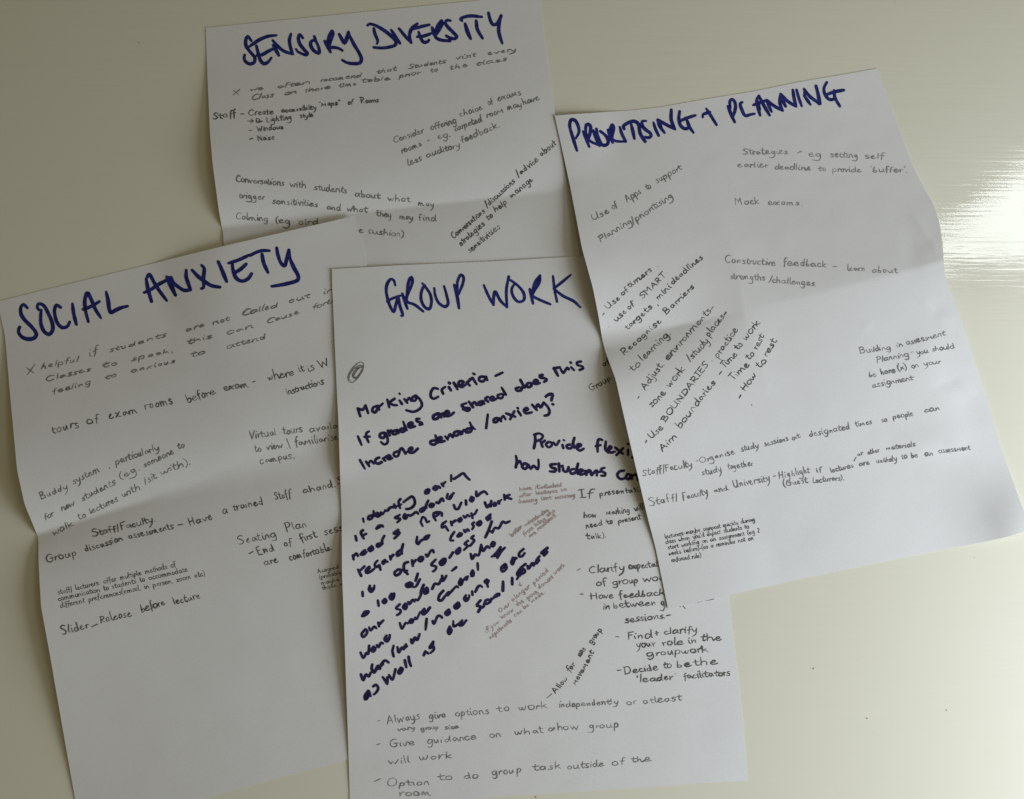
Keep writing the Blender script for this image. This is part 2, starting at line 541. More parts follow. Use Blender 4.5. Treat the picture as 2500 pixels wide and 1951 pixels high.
# ------------------------------------------------------------------ a single-stroke hand (x-height 1, baseline 0)
GLYPH = {}
for line in '''
a|.95|.72,.85 .42,1 .1,.6 .15,.12 .42,.02 .68,.4 .76,.92 .76,.92 .75,.3 .98,.05
b|.88|.1,1.9 .12,.1 .12,.1 .3,.0 .66,.12 .74,.6 .5,.92 .15,.6
c|.75|.68,.8 .4,1 .1,.6 .15,.15 .45,0 .74,.2
d|.95|.7,.8 .4,.95 .1,.55 .2,.05 .5,.05 .74,.5 .8,1.9 .8,1.9 .78,.4 .98,.05
e|.85|.12,.45 .58,.6 .64,.85 .4,1 .12,.65 .15,.15 .45,0 .85,.25
f|.6|.66,1.75 .45,1.9 .28,1.5 .25,.5 .22,-.35; .0,.85 .55,1.0
g|.9|.7,.9 .4,1 .1,.6 .2,.15 .5,.1 .72,.5 .75,.95 .75,.95 .76,0 .6,-.75 .25,-.85 .05,-.55
h|.88|.12,1.9 .12,0 .12,0 .15,.5 .45,.95 .7,.7 .74,0
i|.4|.12,.95 .17,.1 .32,0; .17,1.42 .22,1.47
j|.4|.25,.95 .25,-.5 .05,-.85 -.15,-.7; .25,1.4 .28,1.45
k|.85|.12,1.9 .12,0; .7,1 .15,.45 .15,.45 .78,0
l|.4|.15,1.9 .15,.25 .32,0
m|1.35|.1,.95 .12,0 .12,0 .2,.7 .42,.95 .6,.7 .6,0 .6,0 .7,.7 .92,.95 1.1,.7 1.15,.1 1.32,0
n|.9|.1,.95 .12,0 .12,0 .2,.65 .48,.95 .68,.7 .72,.1 .88,0
o|.85|.45,1 .12,.75 .12,.2 .42,0 .72,.25 .72,.8 .4,1
p|.9|.12,.95 .12,-.9 .12,-.9 .12,.5 .4,.98 .72,.75 .65,.15 .35,.0 .15,.2
q|.9|.7,.9 .4,1 .1,.6 .2,.1 .5,.1 .72,.5 .75,.95 .75,.95 .75,-.9 .95,-.6
r|.6|.1,.95 .12,0 .12,0 .2,.6 .42,.95 .64,.85
s|.7|.62,.85 .35,1 .15,.75 .4,.5 .6,.25 .35,0 .05,.12
t|.6|.25,1.55 .24,.2 .42,0 .62,.1; .0,1.0 .55,1.05
u|.9|.1,.95 .12,.3 .35,0 .65,.25 .72,.95 .72,.95 .74,.2 .9,0
v|.75|.05,.95 .33,0 .33,0 .72,.98
w|1.15|.05,.95 .25,0 .25,0 .55,.7 .55,.7 .8,0 .8,0 1.1,.98
x|.8|.1,.95 .72,0; .7,.95 .05,0
y|.85|.1,.95 .2,.3 .42,.1 .68,.4 .75,.95 .75,.95 .72,0 .5,-.75 .08,-.85
z|.75|.1,.9 .65,.9 .65,.9 .08,.05 .08,.05 .72,.05
a|.85|.6,.9 .3,.95 .1,.5 .25,.1 .55,.3 .65,.9 .65,.9 .72,.1
a|.85|.65,.7 .35,.85 .12,.45 .35,.1 .6,.5 .6,.8 .6,.8 .85,.1
b|.8|.18,1.8 .1,.1 .1,.1 .45,0 .6,.35 .4,.65 .12,.45
c|.7|.6,.75 .35,.9 .08,.45 .3,.02 .65,.15
d|.9|.65,.75 .3,.85 .1,.4 .35,.0 .6,.4 .68,1.8 .68,1.8 .72,0
e|.8|.15,.4 .5,.7 .45,.98 .2,.8 .12,.3 .4,0 .75,.3
f|.6|.6,1.6 .35,1.7 .25,1.0 .2,-.1; .0,.8 .5,.85
g|.9|.65,.85 .3,.95 .12,.45 .45,.15 .65,.9 .65,.9 .72,-.4 .45,-1.05 -.3,-.95
h|.85|.15,1.8 .1,0 .1,0 .3,.75 .55,.8 .6,0 .8,.05
i|.35|.1,.9 .15,0; .22,1.5 .25,1.53
k|.8|.15,1.8 .1,0; .65,.9 .15,.5 .45,.45 .75,0
l|.35|.15,1.8 .12,0
m|1.3|.1,.9 .12,0 .12,0 .35,.95 .5,.05 .5,.05 .75,.95 .95,.1 1.15,.05
m|1.2|.05,.0 .15,.9 .15,.9 .5,.3 .5,.3 .85,.95 .85,.95 1.0,0
n|.85|.08,.9 .15,.05 .15,.05 .35,.8 .55,.85 .65,.1
n|.8|.1,.0 .15,.75 .45,.95 .6,.6 .7,.05
o|.75|.4,.95 .1,.6 .25,.05 .6,.2 .6,.8 .3,.98
p|.85|.15,.9 .1,-.9; .12,.5 .4,1.0 .7,.7 .5,.1 .15,.15
r|.55|.1,.9 .15,0 .15,0 .2,.6 .55,.9
r|.52|.05,.8 .16,.98 .14,0 .14,0 .16,.6 .34,.9 .55,.78
s|.65|.6,.95 .2,.85 .25,.55 .55,.35 .4,.0 .0,.05
t|.55|.2,1.6 .22,.1 .22,.1 .5,.05; -.08,1.1 .62,.98
t|.6|.28,1.6 .2,.3 .4,0 .62,.2; -.05,.95 .68,1.12
u|.85|.1,.9 .15,.2 .4,.05 .62,.9 .62,.9 .7,.05
v|.75|.05,.85 .3,.0 .4,.1 .6,.9 .75,.85
w|1.05|.05,.9 .2,.1 .4,.1 .5,.75 .62,.1 .8,.1 .95,.95
y|.85|.1,.9 .2,.3 .5,.25 .7,.95 .7,.95 .55,-.4 .05,-1.05
x|.85|.05,.8 .25,.9 .5,.05 .75,.1; .72,.95 .05,0
A|1.15|.0,0 .52,1.85 .52,1.85 1.0,0; .2,.65 .88,.7
B|1.05|.15,1.8 .15,0; .02,1.75 .6,1.8 .72,1.3 .2,1.0 .2,1 .85,.8 .85,.2 .05,0
C|1.1|1.05,1.6 .7,1.85 .2,1.4 .1,.6 .5,0 1.05,.2
D|1.15|.15,1.8 .15,0; .0,1.8 .7,1.7 1.0,1 .75,.2 .02,0
E|.95|.85,1.8 .15,1.75 .15,1.75 .15,.05 .15,.05 .9,.05; .15,.95 .72,1
F|.9|.15,1.8 .15,0; .1,1.8 .9,1.85; .15,1 .7,1.05
G|1.2|1.0,1.6 .65,1.85 .15,1.3 .15,.4 .6,0 1.0,.3 1.0,.85 1,.85 .6,.85 1.2,.9
H|1.15|.15,1.8 .15,0; .95,1.8 .95,0; .1,.95 1,.95
I|.6|.3,1.8 .3,0; .05,1.8 .55,1.8; .05,0 .55,0
L|.85|.15,1.8 .15,.05 .15,.05 .85,.05
M|1.35|.1,0 .18,1.8 .18,1.8 .62,.8 .62,.8 1.08,1.8 1.08,1.8 1.2,0
N|1.1|.12,0 .15,1.8 .15,1.8 .88,0 .88,0 .92,1.85
O|1.15|.6,1.85 .15,1.4 .15,.4 .55,0 1.02,.4 1.02,1.4 .55,1.85
P|.95|.15,1.8 .15,-.2; .02,1.75 .65,1.8 .82,1.35 .6,.9 .15,.85
R|1.05|.15,1.8 .15,0; .02,1.75 .65,1.8 .82,1.35 .6,.95 .18,.85 .18,.85 .95,0
S|.95|.9,1.6 .5,1.85 .15,1.4 .5,1 .82,.55 .5,0 .02,.2
T|.95|.48,1.8 .48,0; 0,1.75 .98,1.85
U|1.15|.1,1.8 .15,.4 .5,0 .88,.4 .95,1.8 .95,1.8 .95,.2 1.1,0
V|1.05|.05,1.8 .48,0 .48,0 .98,1.8
W|1.45|.05,1.8 .35,0 .35,0 .7,1.3 .7,1.3 1.03,0 1.03,0 1.4,1.8
X|1.05|.05,1.8 .95,0; .95,1.8 .0,0
2|.8|.1,1.4 .4,1.75 .65,1.3 .1,.05 .1,.05 .75,.05
.|.35|.12,.02 .17,.04
,|.4|.18,.15 .1,-.3
-|.8|.1,.5 .68,.55
_|.9|.0,.35 .85,.45
/|.6|.5,1.9 .08,-.3
(|.5|.42,2.0 .1,1.2 .12,.2 .4,-.45
)|.5|.08,2.0 .38,1.2 .34,.2 .05,-.45
'|.35|.18,1.9 .12,1.5
"|.55|.12,1.9 .1,1.5; .36,1.95 .34,1.55
:|.35|.15,.1 .18,.13; .15,.8 .18,.83
+|.9|.1,.6 .8,.65; .45,1.05 .42,.15
&|1.0|.75,.35 .5,.75 .15,.5 .3,.1 .7,.2 .85,1.0; .55,.45 1.0,.55
 |.85|
'''.strip('\n').split('\n'):
    ch, adv, body = line.split('|')
    GLYPH.setdefault(ch, []).append((float(adv), [[tuple(map(float, p.split(','))) for p in s.split()] for s in body.split(';') if s.split()]))


def written(x0, y0, sc, xh, slant, join, txt, jit=1.0):
    """'word x0 y0 x1 y1' per line: baseline start and end read off an enlargement. '~' stands for a blank."""
    out = []
    habit = {c: random.randrange(len(v)) for c, v in GLYPH.items()}     # each writer favours one form of a letter
    if jit < 0.6:
        habit = {c: 0 for c in GLYPH}
    nar = random.uniform(0.80, 0.95)
    for ln in txt.strip().split('\n'):
        for item in ln.split(';'):
            q = item.split()
            if not q:
                continue
            wd = q[0].replace('~', ' ')
            ax, ay, bx, by = map(float, q[1:5])
            hh = float(q[5]) if len(q) > 5 else xh
            A = np.array([x0 + ax / sc, y0 + ay / sc])
            B = np.array([x0 + bx / sc, y0 + by / sc])
            h = hh / sc
            gl = [GLYPH[c][habit[c] if (random.random() < 0.72 or jit < 0.6) else random.randrange(len(GLYPH[c]))] for c in wd]
            adv = [g[0] * (1 + 0.16 * jit * random.uniform(-1, 1)) for g in gl]
            wsl = slant + 0.07 * jit * random.uniform(-1, 1)
            tot = sum(adv) - 0.12
            L = np.hypot(*(B - A))
            ex = (B - A) / L
            ey = np.array([ex[1], -ex[0]])
            kx = L / tot
            x = 0.0
            last = None
            bl = 0.0
            for c, a, g in zip(wd, adv, gl):
                gx = kx * a / g[0] * nar
                gs = h * (1 + 0.16 * jit * random.uniform(-1, 1))
                bl = 0.6 * bl + 0.07 * h * jit * random.uniform(-1, 1)
                rot = 0.12 * jit * random.uniform(-1, 1)
                for si, st in enumerate(g[1]):
                    pts = []
                    prev = None
                    for (px, py) in st:
                        dup = prev is not None and (px, py) == prev
                        prev = (px, py)
                        if dup:
                            pts.append(pts[-1])
                            continue
                        jx = 0.065 * jit * random.uniform(-1, 1)
                        jy = 0.075 * jit * random.uniform(-1, 1)
                        X = x * kx + (px + jx) * gx + (wsl + rot) * (py + jy) * gs
                        Y = (py + jy) * gs + bl
                        pts.append(tuple(A + ex * X + ey * Y))
                    if si == 0 and join > 0 and last is not None and c.islower() and random.random() < join:
                        d = math.hypot(pts[0][0] - last[-1][0], pts[0][1] - last[-1][1])
                        if d < 0.95 * h:
                            last += pts
                            continue
                    out.append(pts)
                    if si == 0 and c.islower() and c not in 'bdopqgyjsf':
                        last = out[-1]
                    elif si == 0:
                        last = None
                if c == ' ':
                    last = None
                x += a
    return Block(out)


# ------------------------------------------------------------------ how each sheet arches between its folds (millimetres)
def hump(t, a, b):
    t = np.clip(t, 0, 1)
    pk = (a / (a + b)) ** a * (b / (a + b)) ** b
    return t ** a * (1 - t) ** b / pk


def fold_height(vc, up, dn, ridge=None):
    """vc(u): where the fold crosses; up(u), dn(u): arch heights above and below it; ridge(u): height of the fold itself"""
    def f(U, V):
        c = vc(U)
        t1 = V / c
        t2 = (V - c) / (1 - c)
        h = np.where(V < c, up(U) * hump(t1, 2.6, 1.0), dn(U) * hump(t2, 1.0, 2.6))
        if ridge:
            r = np.where(V < c, np.clip(t1, 0, 1) ** 3, np.clip(1 - t2, 0, 1) ** 3)
            h = h + ridge(U) * r
        return np.maximum(h, 0)
    return f


def edgefall(lo, mid, hi, pl=2.2):
    return lambda u: mid + (lo - mid) * np.clip(1 - 2 * u, 0, 1) ** pl + (hi - mid) * np.clip(2 * u - 1, 0, 1) ** pl


sens = Sheet([(502, 68), (1318, -14), (1501, 1106), (600, 1227)],
             {'L': [(507, 200), (513, 330), (519, 400), (527, 460), (535, 520), (545, 574), (546, 600), (556, 700), (568, 850)],
              'R': [(1337, 160), (1356, 282)]},
             fold_height(lambda u: 0.445 + 0.005 * u, edgefall(6, 3.2, 2.2), edgefall(3, 2.2, 1)),
             'paper_sheet', 'sheet titled SENSORY DIVERSITY in navy marker, at the top, tucked under the other three', 1)

a = lambda t: traced(480, 0, 5.164, t)
b = lambda t: traced(880, 0, 5.164, t)
sens.ink(a('''690,515 645,460 622,500 625,580 680,660 735,730 725,790 675,808 620,780 600,735 608,695;
665,590 720,550 800,500 900,460 1005,447; 755,580 780,680 810,770 850,805 900,785 945,730; 765,700 830,690 900,650 975,615;
965,570 1000,640 1040,700; 990,600 1035,700; 960,510 1020,580 1100,645 1215,685 1215,685 1185,600 1172,510 1190,430;
1340,480 1300,435 1285,470 1300,550 1350,620 1400,680 1385,695 1330,680 1275,650 1255,620;
1485,460 1497,505 1450,520 1438,560 1450,600 1490,650 1545,670 1540,600 1510,530 1490,490;
1615,520 1650,580 1690,660; 1705,390 1675,460 1655,560 1680,600; 1715,390 1725,420 1695,500 1672,595 1690,600 1750,602 1800,615 1840,640;
1690,420 1670,540; 1800,435 1830,490 1865,545 1890,500 1915,405 1915,405 1930,450 1985,560 2050,670 2080,750 2060,795 1980,805 1890,790 1840,760''')
         + b('''92,322 115,305 170,315 260,360 370,440 450,530 440,570 370,595 270,608 170,600; 170,360 185,430 220,520 210,555;
390,380 440,460 500,550; 490,365 550,440 640,540 640,540 620,450 650,360 720,300; 650,370 720,350 800,330 870,315;
735,405 760,480 800,535 850,525 865,505; 715,465 780,460 850,440 900,420; 740,420 750,470;
905,350 930,430 960,480; 1020,260 980,320 950,400 950,470 1010,505 1130,518; 1025,260 1030,300 1000,360 965,430;
1135,262 1090,258 1070,290 1110,350 1170,410 1215,465 1190,490 1130,480 1085,455;
1280,262 1262,242 1300,220 1390,203 1530,215; 1320,300 1350,400 1390,490; 1460,265 1475,370 1540,485;
1615,165 1640,260 1670,310 1710,310 1750,260 1775,200 1775,200 1750,300 1745,400 1765,480 1790,550'''), 8.2, 'title', 'title_lettering', taper=0.25)
sens.ink(written(480, 0, 5.164, 28, 0.55, 0.6, '''we 670 1155 830 1130; often 1015 1115 1425 1055; recomend 1560 1035 2060 975
Class 690 1265 965 1220 34; on 1100 1205 1255 1180; there 1360 1165 1680 1120; time 1790 1105 2010 1078; table 2076 1045 2426 1010''')
         + written(880, 0, 5.164, 28, 0.5, 0.6, '''that 200 930 450 890; Students 600 870 1070 798 32; visit 1195 760 1450 710; every 1600 695 1970 645
prior 485 985 750 935; to 880 920 970 900; the 1115 885 1350 840; class 1455 830 1840 765''')
         + traced(480, 0, 5.164, '465,1140 535,1195; 548,1128 462,1200'), 2.6, 'pencil', 'pencil_note', 'slanting pencil lines about visiting every class')
sens.ink(written(480, 0, 5.164, 34, 0.08, 0.0, '''Staff 210 1505 495 1475 46; - 550 1458 600 1452; Create 655 1460 970 1438 42; accessibility 1075 1420 1515 1375 30
"maps" 1550 1345 1810 1320; of 1910 1322 1975 1310; Lighting 880 1545 1205 1505; style 1310 1490 1470 1470 30; - 655 1668 705 1665; Windows 765 1660 1095 1625''')
         + written(880, 0, 5.164, 34, 0, 0, 'Rooms 5 1298 225 1290')
         + written(500, 200, 5.164, 34, 0, 0, '- 565 740 615 730; Noise 670 745 880 725')
         + traced(480, 0, 5.164, '640,1530 715,1525; 690,1505 718,1525 680,1555; 755,1495 760,1545 800,1545 835,1530; 755,1495 790,1500 800,1525 750,1530; 790,1540 835,1528'),
         2.7, 'pen', 'pen_note', 'short list in small black print')
sens.ink(written(560, 410, 4.044, 34, -0.05, 0.75, '''Conversations 68 138 540 178 36; with 600 188 760 198; students 838 215 1160 250; about 1240 280 1488 302; what 1568 325 1788 338; may 1862 370 2025 388
trigger 95 300 352 318; sensitivities 425 350 875 388; and 965 410 1100 424; what 1160 432 1362 440; they 1455 475 1600 490; may 1680 502 1815 518; find 1868 518 2048 528
Calming 66 505 382 530; (eg 455 535 605 562; aird 685 565 878 556; e 1275 642 1322 645; cushion). 1375 648 1745 685''', 0.8), 2.6, 'pencil', 'pencil_note')
sens.ink(written(940, 200, 5.164, 44, 0.1, 0.75, '''Consider 112 772 490 645; offering 580 612 905 520; choice 945 440 1235 345; of 1305 300 1368 275; exams 1418 245 1718 165
rooms 212 905 468 805; - 548 772 580 755; eg. 668 728 825 690; carpeted 882 625 1222 500; room 1282 455 1500 380; may 1545 362 1725 310; have 1740 290 1950 225
less 292 1065 468 990; auditory 525 960 945 820; feedback. 965 770 1450 572''', 0.8), 2.6, 'pencil', 'pencil_note')
sens.ink(written(1060, 330, 5.497, 44, 0.1, 0.75, '''Conversations 262 1395 692 1035; /discussions 712 975 1090 632; /advice 1125 565 1405 345; about 1440 295 1640 130
strategies 360 1490 682 1205; to 722 1145 790 1095; help 820 1040 985 915; manage 1035 850 1325 610; sensitivities 478 1585 892 1245''', 0.8), 2.7, 'pen', 'pen_note')

soc = Sheet([(-6, 736), (866, 527), (1184, 1762), (213, 2048)],
            {'L': [(4, 785), (12, 820), (27, 990), (42, 1150), (52, 1195), (60, 1232), (78, 1275), (94, 1315), (94, 1370), (100, 1480), (122, 1600), (153, 1780), (184, 1955)],
             'T': [(330, 654), (541, 602)], 'R': [(880, 585), (895, 645)], 'B': [(495, 1950), (849, 1854), (1000, 1815)]},
            fold_height(lambda u: 0.462 - 0.012 * u, edgefall(8, 4.5, 2.5), edgefall(6, 2.6, 1.5)),
            'paper_sheet', 'sheet titled SOCIAL ANXIETY in navy marker, at the left edge of the picture', 2)
a = lambda t: traced(0, 560, 5.164, t)
b = lambda t: traced(330, 560, 5.164, t)
soc.ink(a('''345,990 300,950 270,970 265,1060 310,1140 400,1230 460,1320 440,1365 370,1385 290,1365 240,1310 238,1260 250,1235;
490,1015 470,980 490,940 550,960 610,1060 660,1180 665,1270 620,1325 560,1290 520,1200 515,1100 520,1020;
765,985 715,955 690,1010 695,1090 730,1190 790,1240 850,1225 880,1170; 915,940 930,1060 965,1200;
1115,1165 1085,1050 1070,940 1080,850 1105,805 1150,880 1200,1000 1275,1120; 1050,1010 1110,990 1190,950 1255,910;
1340,790 1365,900 1380,1010 1400,1050 1460,1020 1530,990 1610,970''')
        + b('''140,625 165,760 208,910; 155,600 180,568 240,670 310,780 400,900; 115,798 200,760 290,700 400,640;
400,600 440,700 510,830; 455,605 480,670 550,730 620,770 700,765 700,765 670,680 645,600 645,515; 415,610 460,612; 430,640 500,800; 440,620 480,740;
720,515 790,590 880,660 960,710 1070,730; 840,455 870,490 865,600 860,740 838,748; 1050,410 1090,500 1155,660;
1180,428 1300,390 1400,345 1440,325; 1225,430 1240,530 1280,620 1350,655 1430,620 1470,560; 1265,545 1330,505 1400,440;
1450,330 1530,290 1600,270 1695,270; 1600,315 1620,420 1675,545; 1785,235 1805,340 1850,440 1885,460 1910,380 1935,260;
1940,260 1955,370 2000,480 2060,600 2050,640 1900,690 1725,720'''), 8.6, 'title', 'title_lettering', taper=0.2)
soc.ink(traced(0, 820, 5.164, '335,400 430,470; 445,355 345,495')
        + written(0, 820, 5.164, 33, 0.5, 0.6, '''helpful 520 420 980 325 40; if 1115 275 1230 225 46; students 1385 210 2100 10; Classes 575 582 1150 440; to 1290 405 1490 360; speak, 1665 320 2190 200
feeling 665 735 1150 600; to 1330 560 1478 508; anxious 1645 470 2205 340''')
        + written(400, 690, 4.964, 33, 0.5, 0.6, '''are 255 605 500 530; not 588 518 795 455; Called 948 408 1375 300; out 1505 255 1770 180; in 1930 148 2060 100
this 290 755 582 670; can 755 638 1080 545; Cause 1238 505 1640 380; forth 1805 330 2080 235; to 328 910 508 850; attend 762 808 1225 685'''), 2.6, 'pencil', 'pencil_note', 'slanting pencil lines beside a cross')
soc.ink(written(0, 820, 5.164, 58, 0.0, 0.75, 'tours 660 1240 1005 1155; of 1098 1115 1245 1095; exam 1375 1052 1740 968; rooms 1825 930 2185 855')
        + written(400, 690, 4.964, 56, 0.0, 0.75, '''before 285 1455 630 1350; exam 735 1312 1038 1268; - 1080 1235 1120 1228; where 1265 1192 1585 1125; it 1648 1090 1703 1070; is 1758 1085 1825 1058; W 1895 1040 2012 1000
instructions 1495 1360 1945 1230 46'''), 2.5, 'pen', 'pen_note')
soc.ink(written(60, 1040, 5.164, 46, 0.12, 0.75, '''Buddy 210 930 555 790; system 615 735 950 575; , 1070 535 1085 530; particularly 1150 492 1700 300; for 262 1185 375 1135; new 470 1082 640 1000; students 730 950 1150 735; (eg. 1205 675 1455 560; someone 1515 525 1885 350; to 1935 292 2022 265
walk 368 1390 622 1255; to 685 1190 778 1150; lectures 835 1112 1182 950; with 1240 902 1460 800; /sit 1515 735 1670 655; with). 1722 620 2100 480''', 0.8), 2.5, 'pencil', 'pencil_note')
soc.ink(written(60, 1040, 5.164, 48, -0.05, 0.1, 'Staff/Faculty. 870 1400 1655 1205')
        + written(100, 1280, 4.748, 42, -0.05, 0.1, 'Group 68 445 428 362 50; discussion 515 322 957 190; assessments 1022 172 1545 50; - 1580 30 1665 12; Slider 250 1285 558 1200 50; _ 595 1200 668 1172; Release 695 1145 1055 1070 48; before 1170 1030 1438 935 48; lecture 1545 935 1848 862 46')
        + written(440, 1020, 4.483, 42, -0.05, 0.1, '''Have 108 1180 360 1112 46; a 468 1052 525 1046; trained 588 1018 912 945 44; Staff 1038 900 1222 868 44; ahand. 1352 828 1702 755; S 1725 730 1790 715''', 0.9)
        + written(440, 1020, 4.483, 42, -0.05, 0.1, '''Seating 640 1390 1058 1300 48; Plan 1165 1240 1392 1195 48; - 758 1505 826 1475; End 858 1505 1042 1450 50; of 1142 1412 1228 1400; first 1328 1362 1502 1305 46; sess 1585 1288 1800 1225; are 920 1618 1080 1580; comfortable. 1202 1562 1665 1445''', 0.9), 2.7, 'pen', 'pen_note')
soc.ink(written(440, 1020, 4.483, 46, 0.0, 0.7, 'Virtual 765 238 1052 195; tours 1132 185 1342 160; availab 1420 165 1790 105; to 818 378 892 368; view 950 355 1122 330; . 1165 340 1178 338; / 1188 338 1230 300; familiarise 1262 308 1738 240; campus, 875 512 1260 440'), 2.5, 'pencil', 'pencil_note')
soc.ink(written(100, 1280, 4.748, 33, 0.0, 0.0, '''staff/~lecturers:~offer~multiple~methods~of 203 815 1568 492; communication~to~students~to~accommodate 205 892 1703 545; different~preferences(email,~in~person,~zoom~etc) 228 972 1905 595''', 0.45)
        + written(440, 1020, 4.483, 24, 0.0, 0.0, 'Assigned~seats 1508 1702 1900 1610; (probably~by 1525 1765 1850 1690; maybe~in 1545 1830 1830 1760; those~who 1560 1885 1860 1810', 0.45), 1.45, 'fine', 'fineliner_note', 'neat small black fineliner lines')

grp = Sheet([(810, 657), (1669, 611), (1825, 1906), (852, 1972)],
            {'L': [(811, 700), (816, 811), (823, 972), (826, 1020), (830, 1154), (834, 1261), (835, 1400), (839, 1500), (849, 1788), (854, 1949)],
             'T': [(984, 647), (1200, 638), (1424, 625)], 'R': [(1778, 1453), (1789, 1551), (1799, 1632), (1812, 1750)], 'B': [(1280, 1941), (1500, 1927), (1720, 1912)]},
            fold_height(lambda u: 0.462 - 0.01 * u, edgefall(6, 1.3, 0.6, 2.6), edgefall(7, 1.2, 0.4, 2.6)),
            'paper_sheet', 'sheet titled GROUP WORK, half filled with thick blue-black marker, bottom centre', 3)
a = lambda t: traced(820, 600, 5.2, t)
b = lambda t: traced(800, 620, 3.4125, t)
grp.ink(a('''755,505 735,440 700,425 655,480 640,570 655,660 690,770 735,840 760,760 790,640; 650,710 720,670 820,635; 795,640 810,750 850,890 830,890;
845,610 880,720 910,800; 900,690 905,600 915,500 940,420 960,400 975,440 955,520 915,610 895,680 910,715 1000,750 1110,835;
1100,480 1150,540 1200,620 1215,720 1185,805 1130,780 1085,690 1085,600 1110,530 1130,505; 1250,540 1265,640 1310,730 1390,775 1425,740 1405,620 1375,515;
1505,500 1540,640 1565,795; 1540,560 1550,440 1590,370 1622,400 1610,490 1555,620''')
        + b('''1302,262 1340,350 1382,425 1382,425 1385,350 1395,315 1440,390 1495,445 1495,445 1490,300 1510,190; 1525,220 1580,260 1635,330 1635,385 1590,400 1545,350 1535,290 1560,250;
1685,295 1700,360 1712,415; 1770,182 1730,240 1705,330; 1770,182 1768,230 1720,310 1705,345 1760,380 1855,420; 1755,215 1725,280; 1878,185 1890,290 1912,400; 2025,175 1960,230 1885,290 1885,290 1960,350 2050,395 2105,445'''),
        6.9, 'title', 'title_lettering', taper=0.2)
a = lambda t: traced(840, 860, 5.012, t)
b = lambda t: traced(1200, 840, 5.012, t)
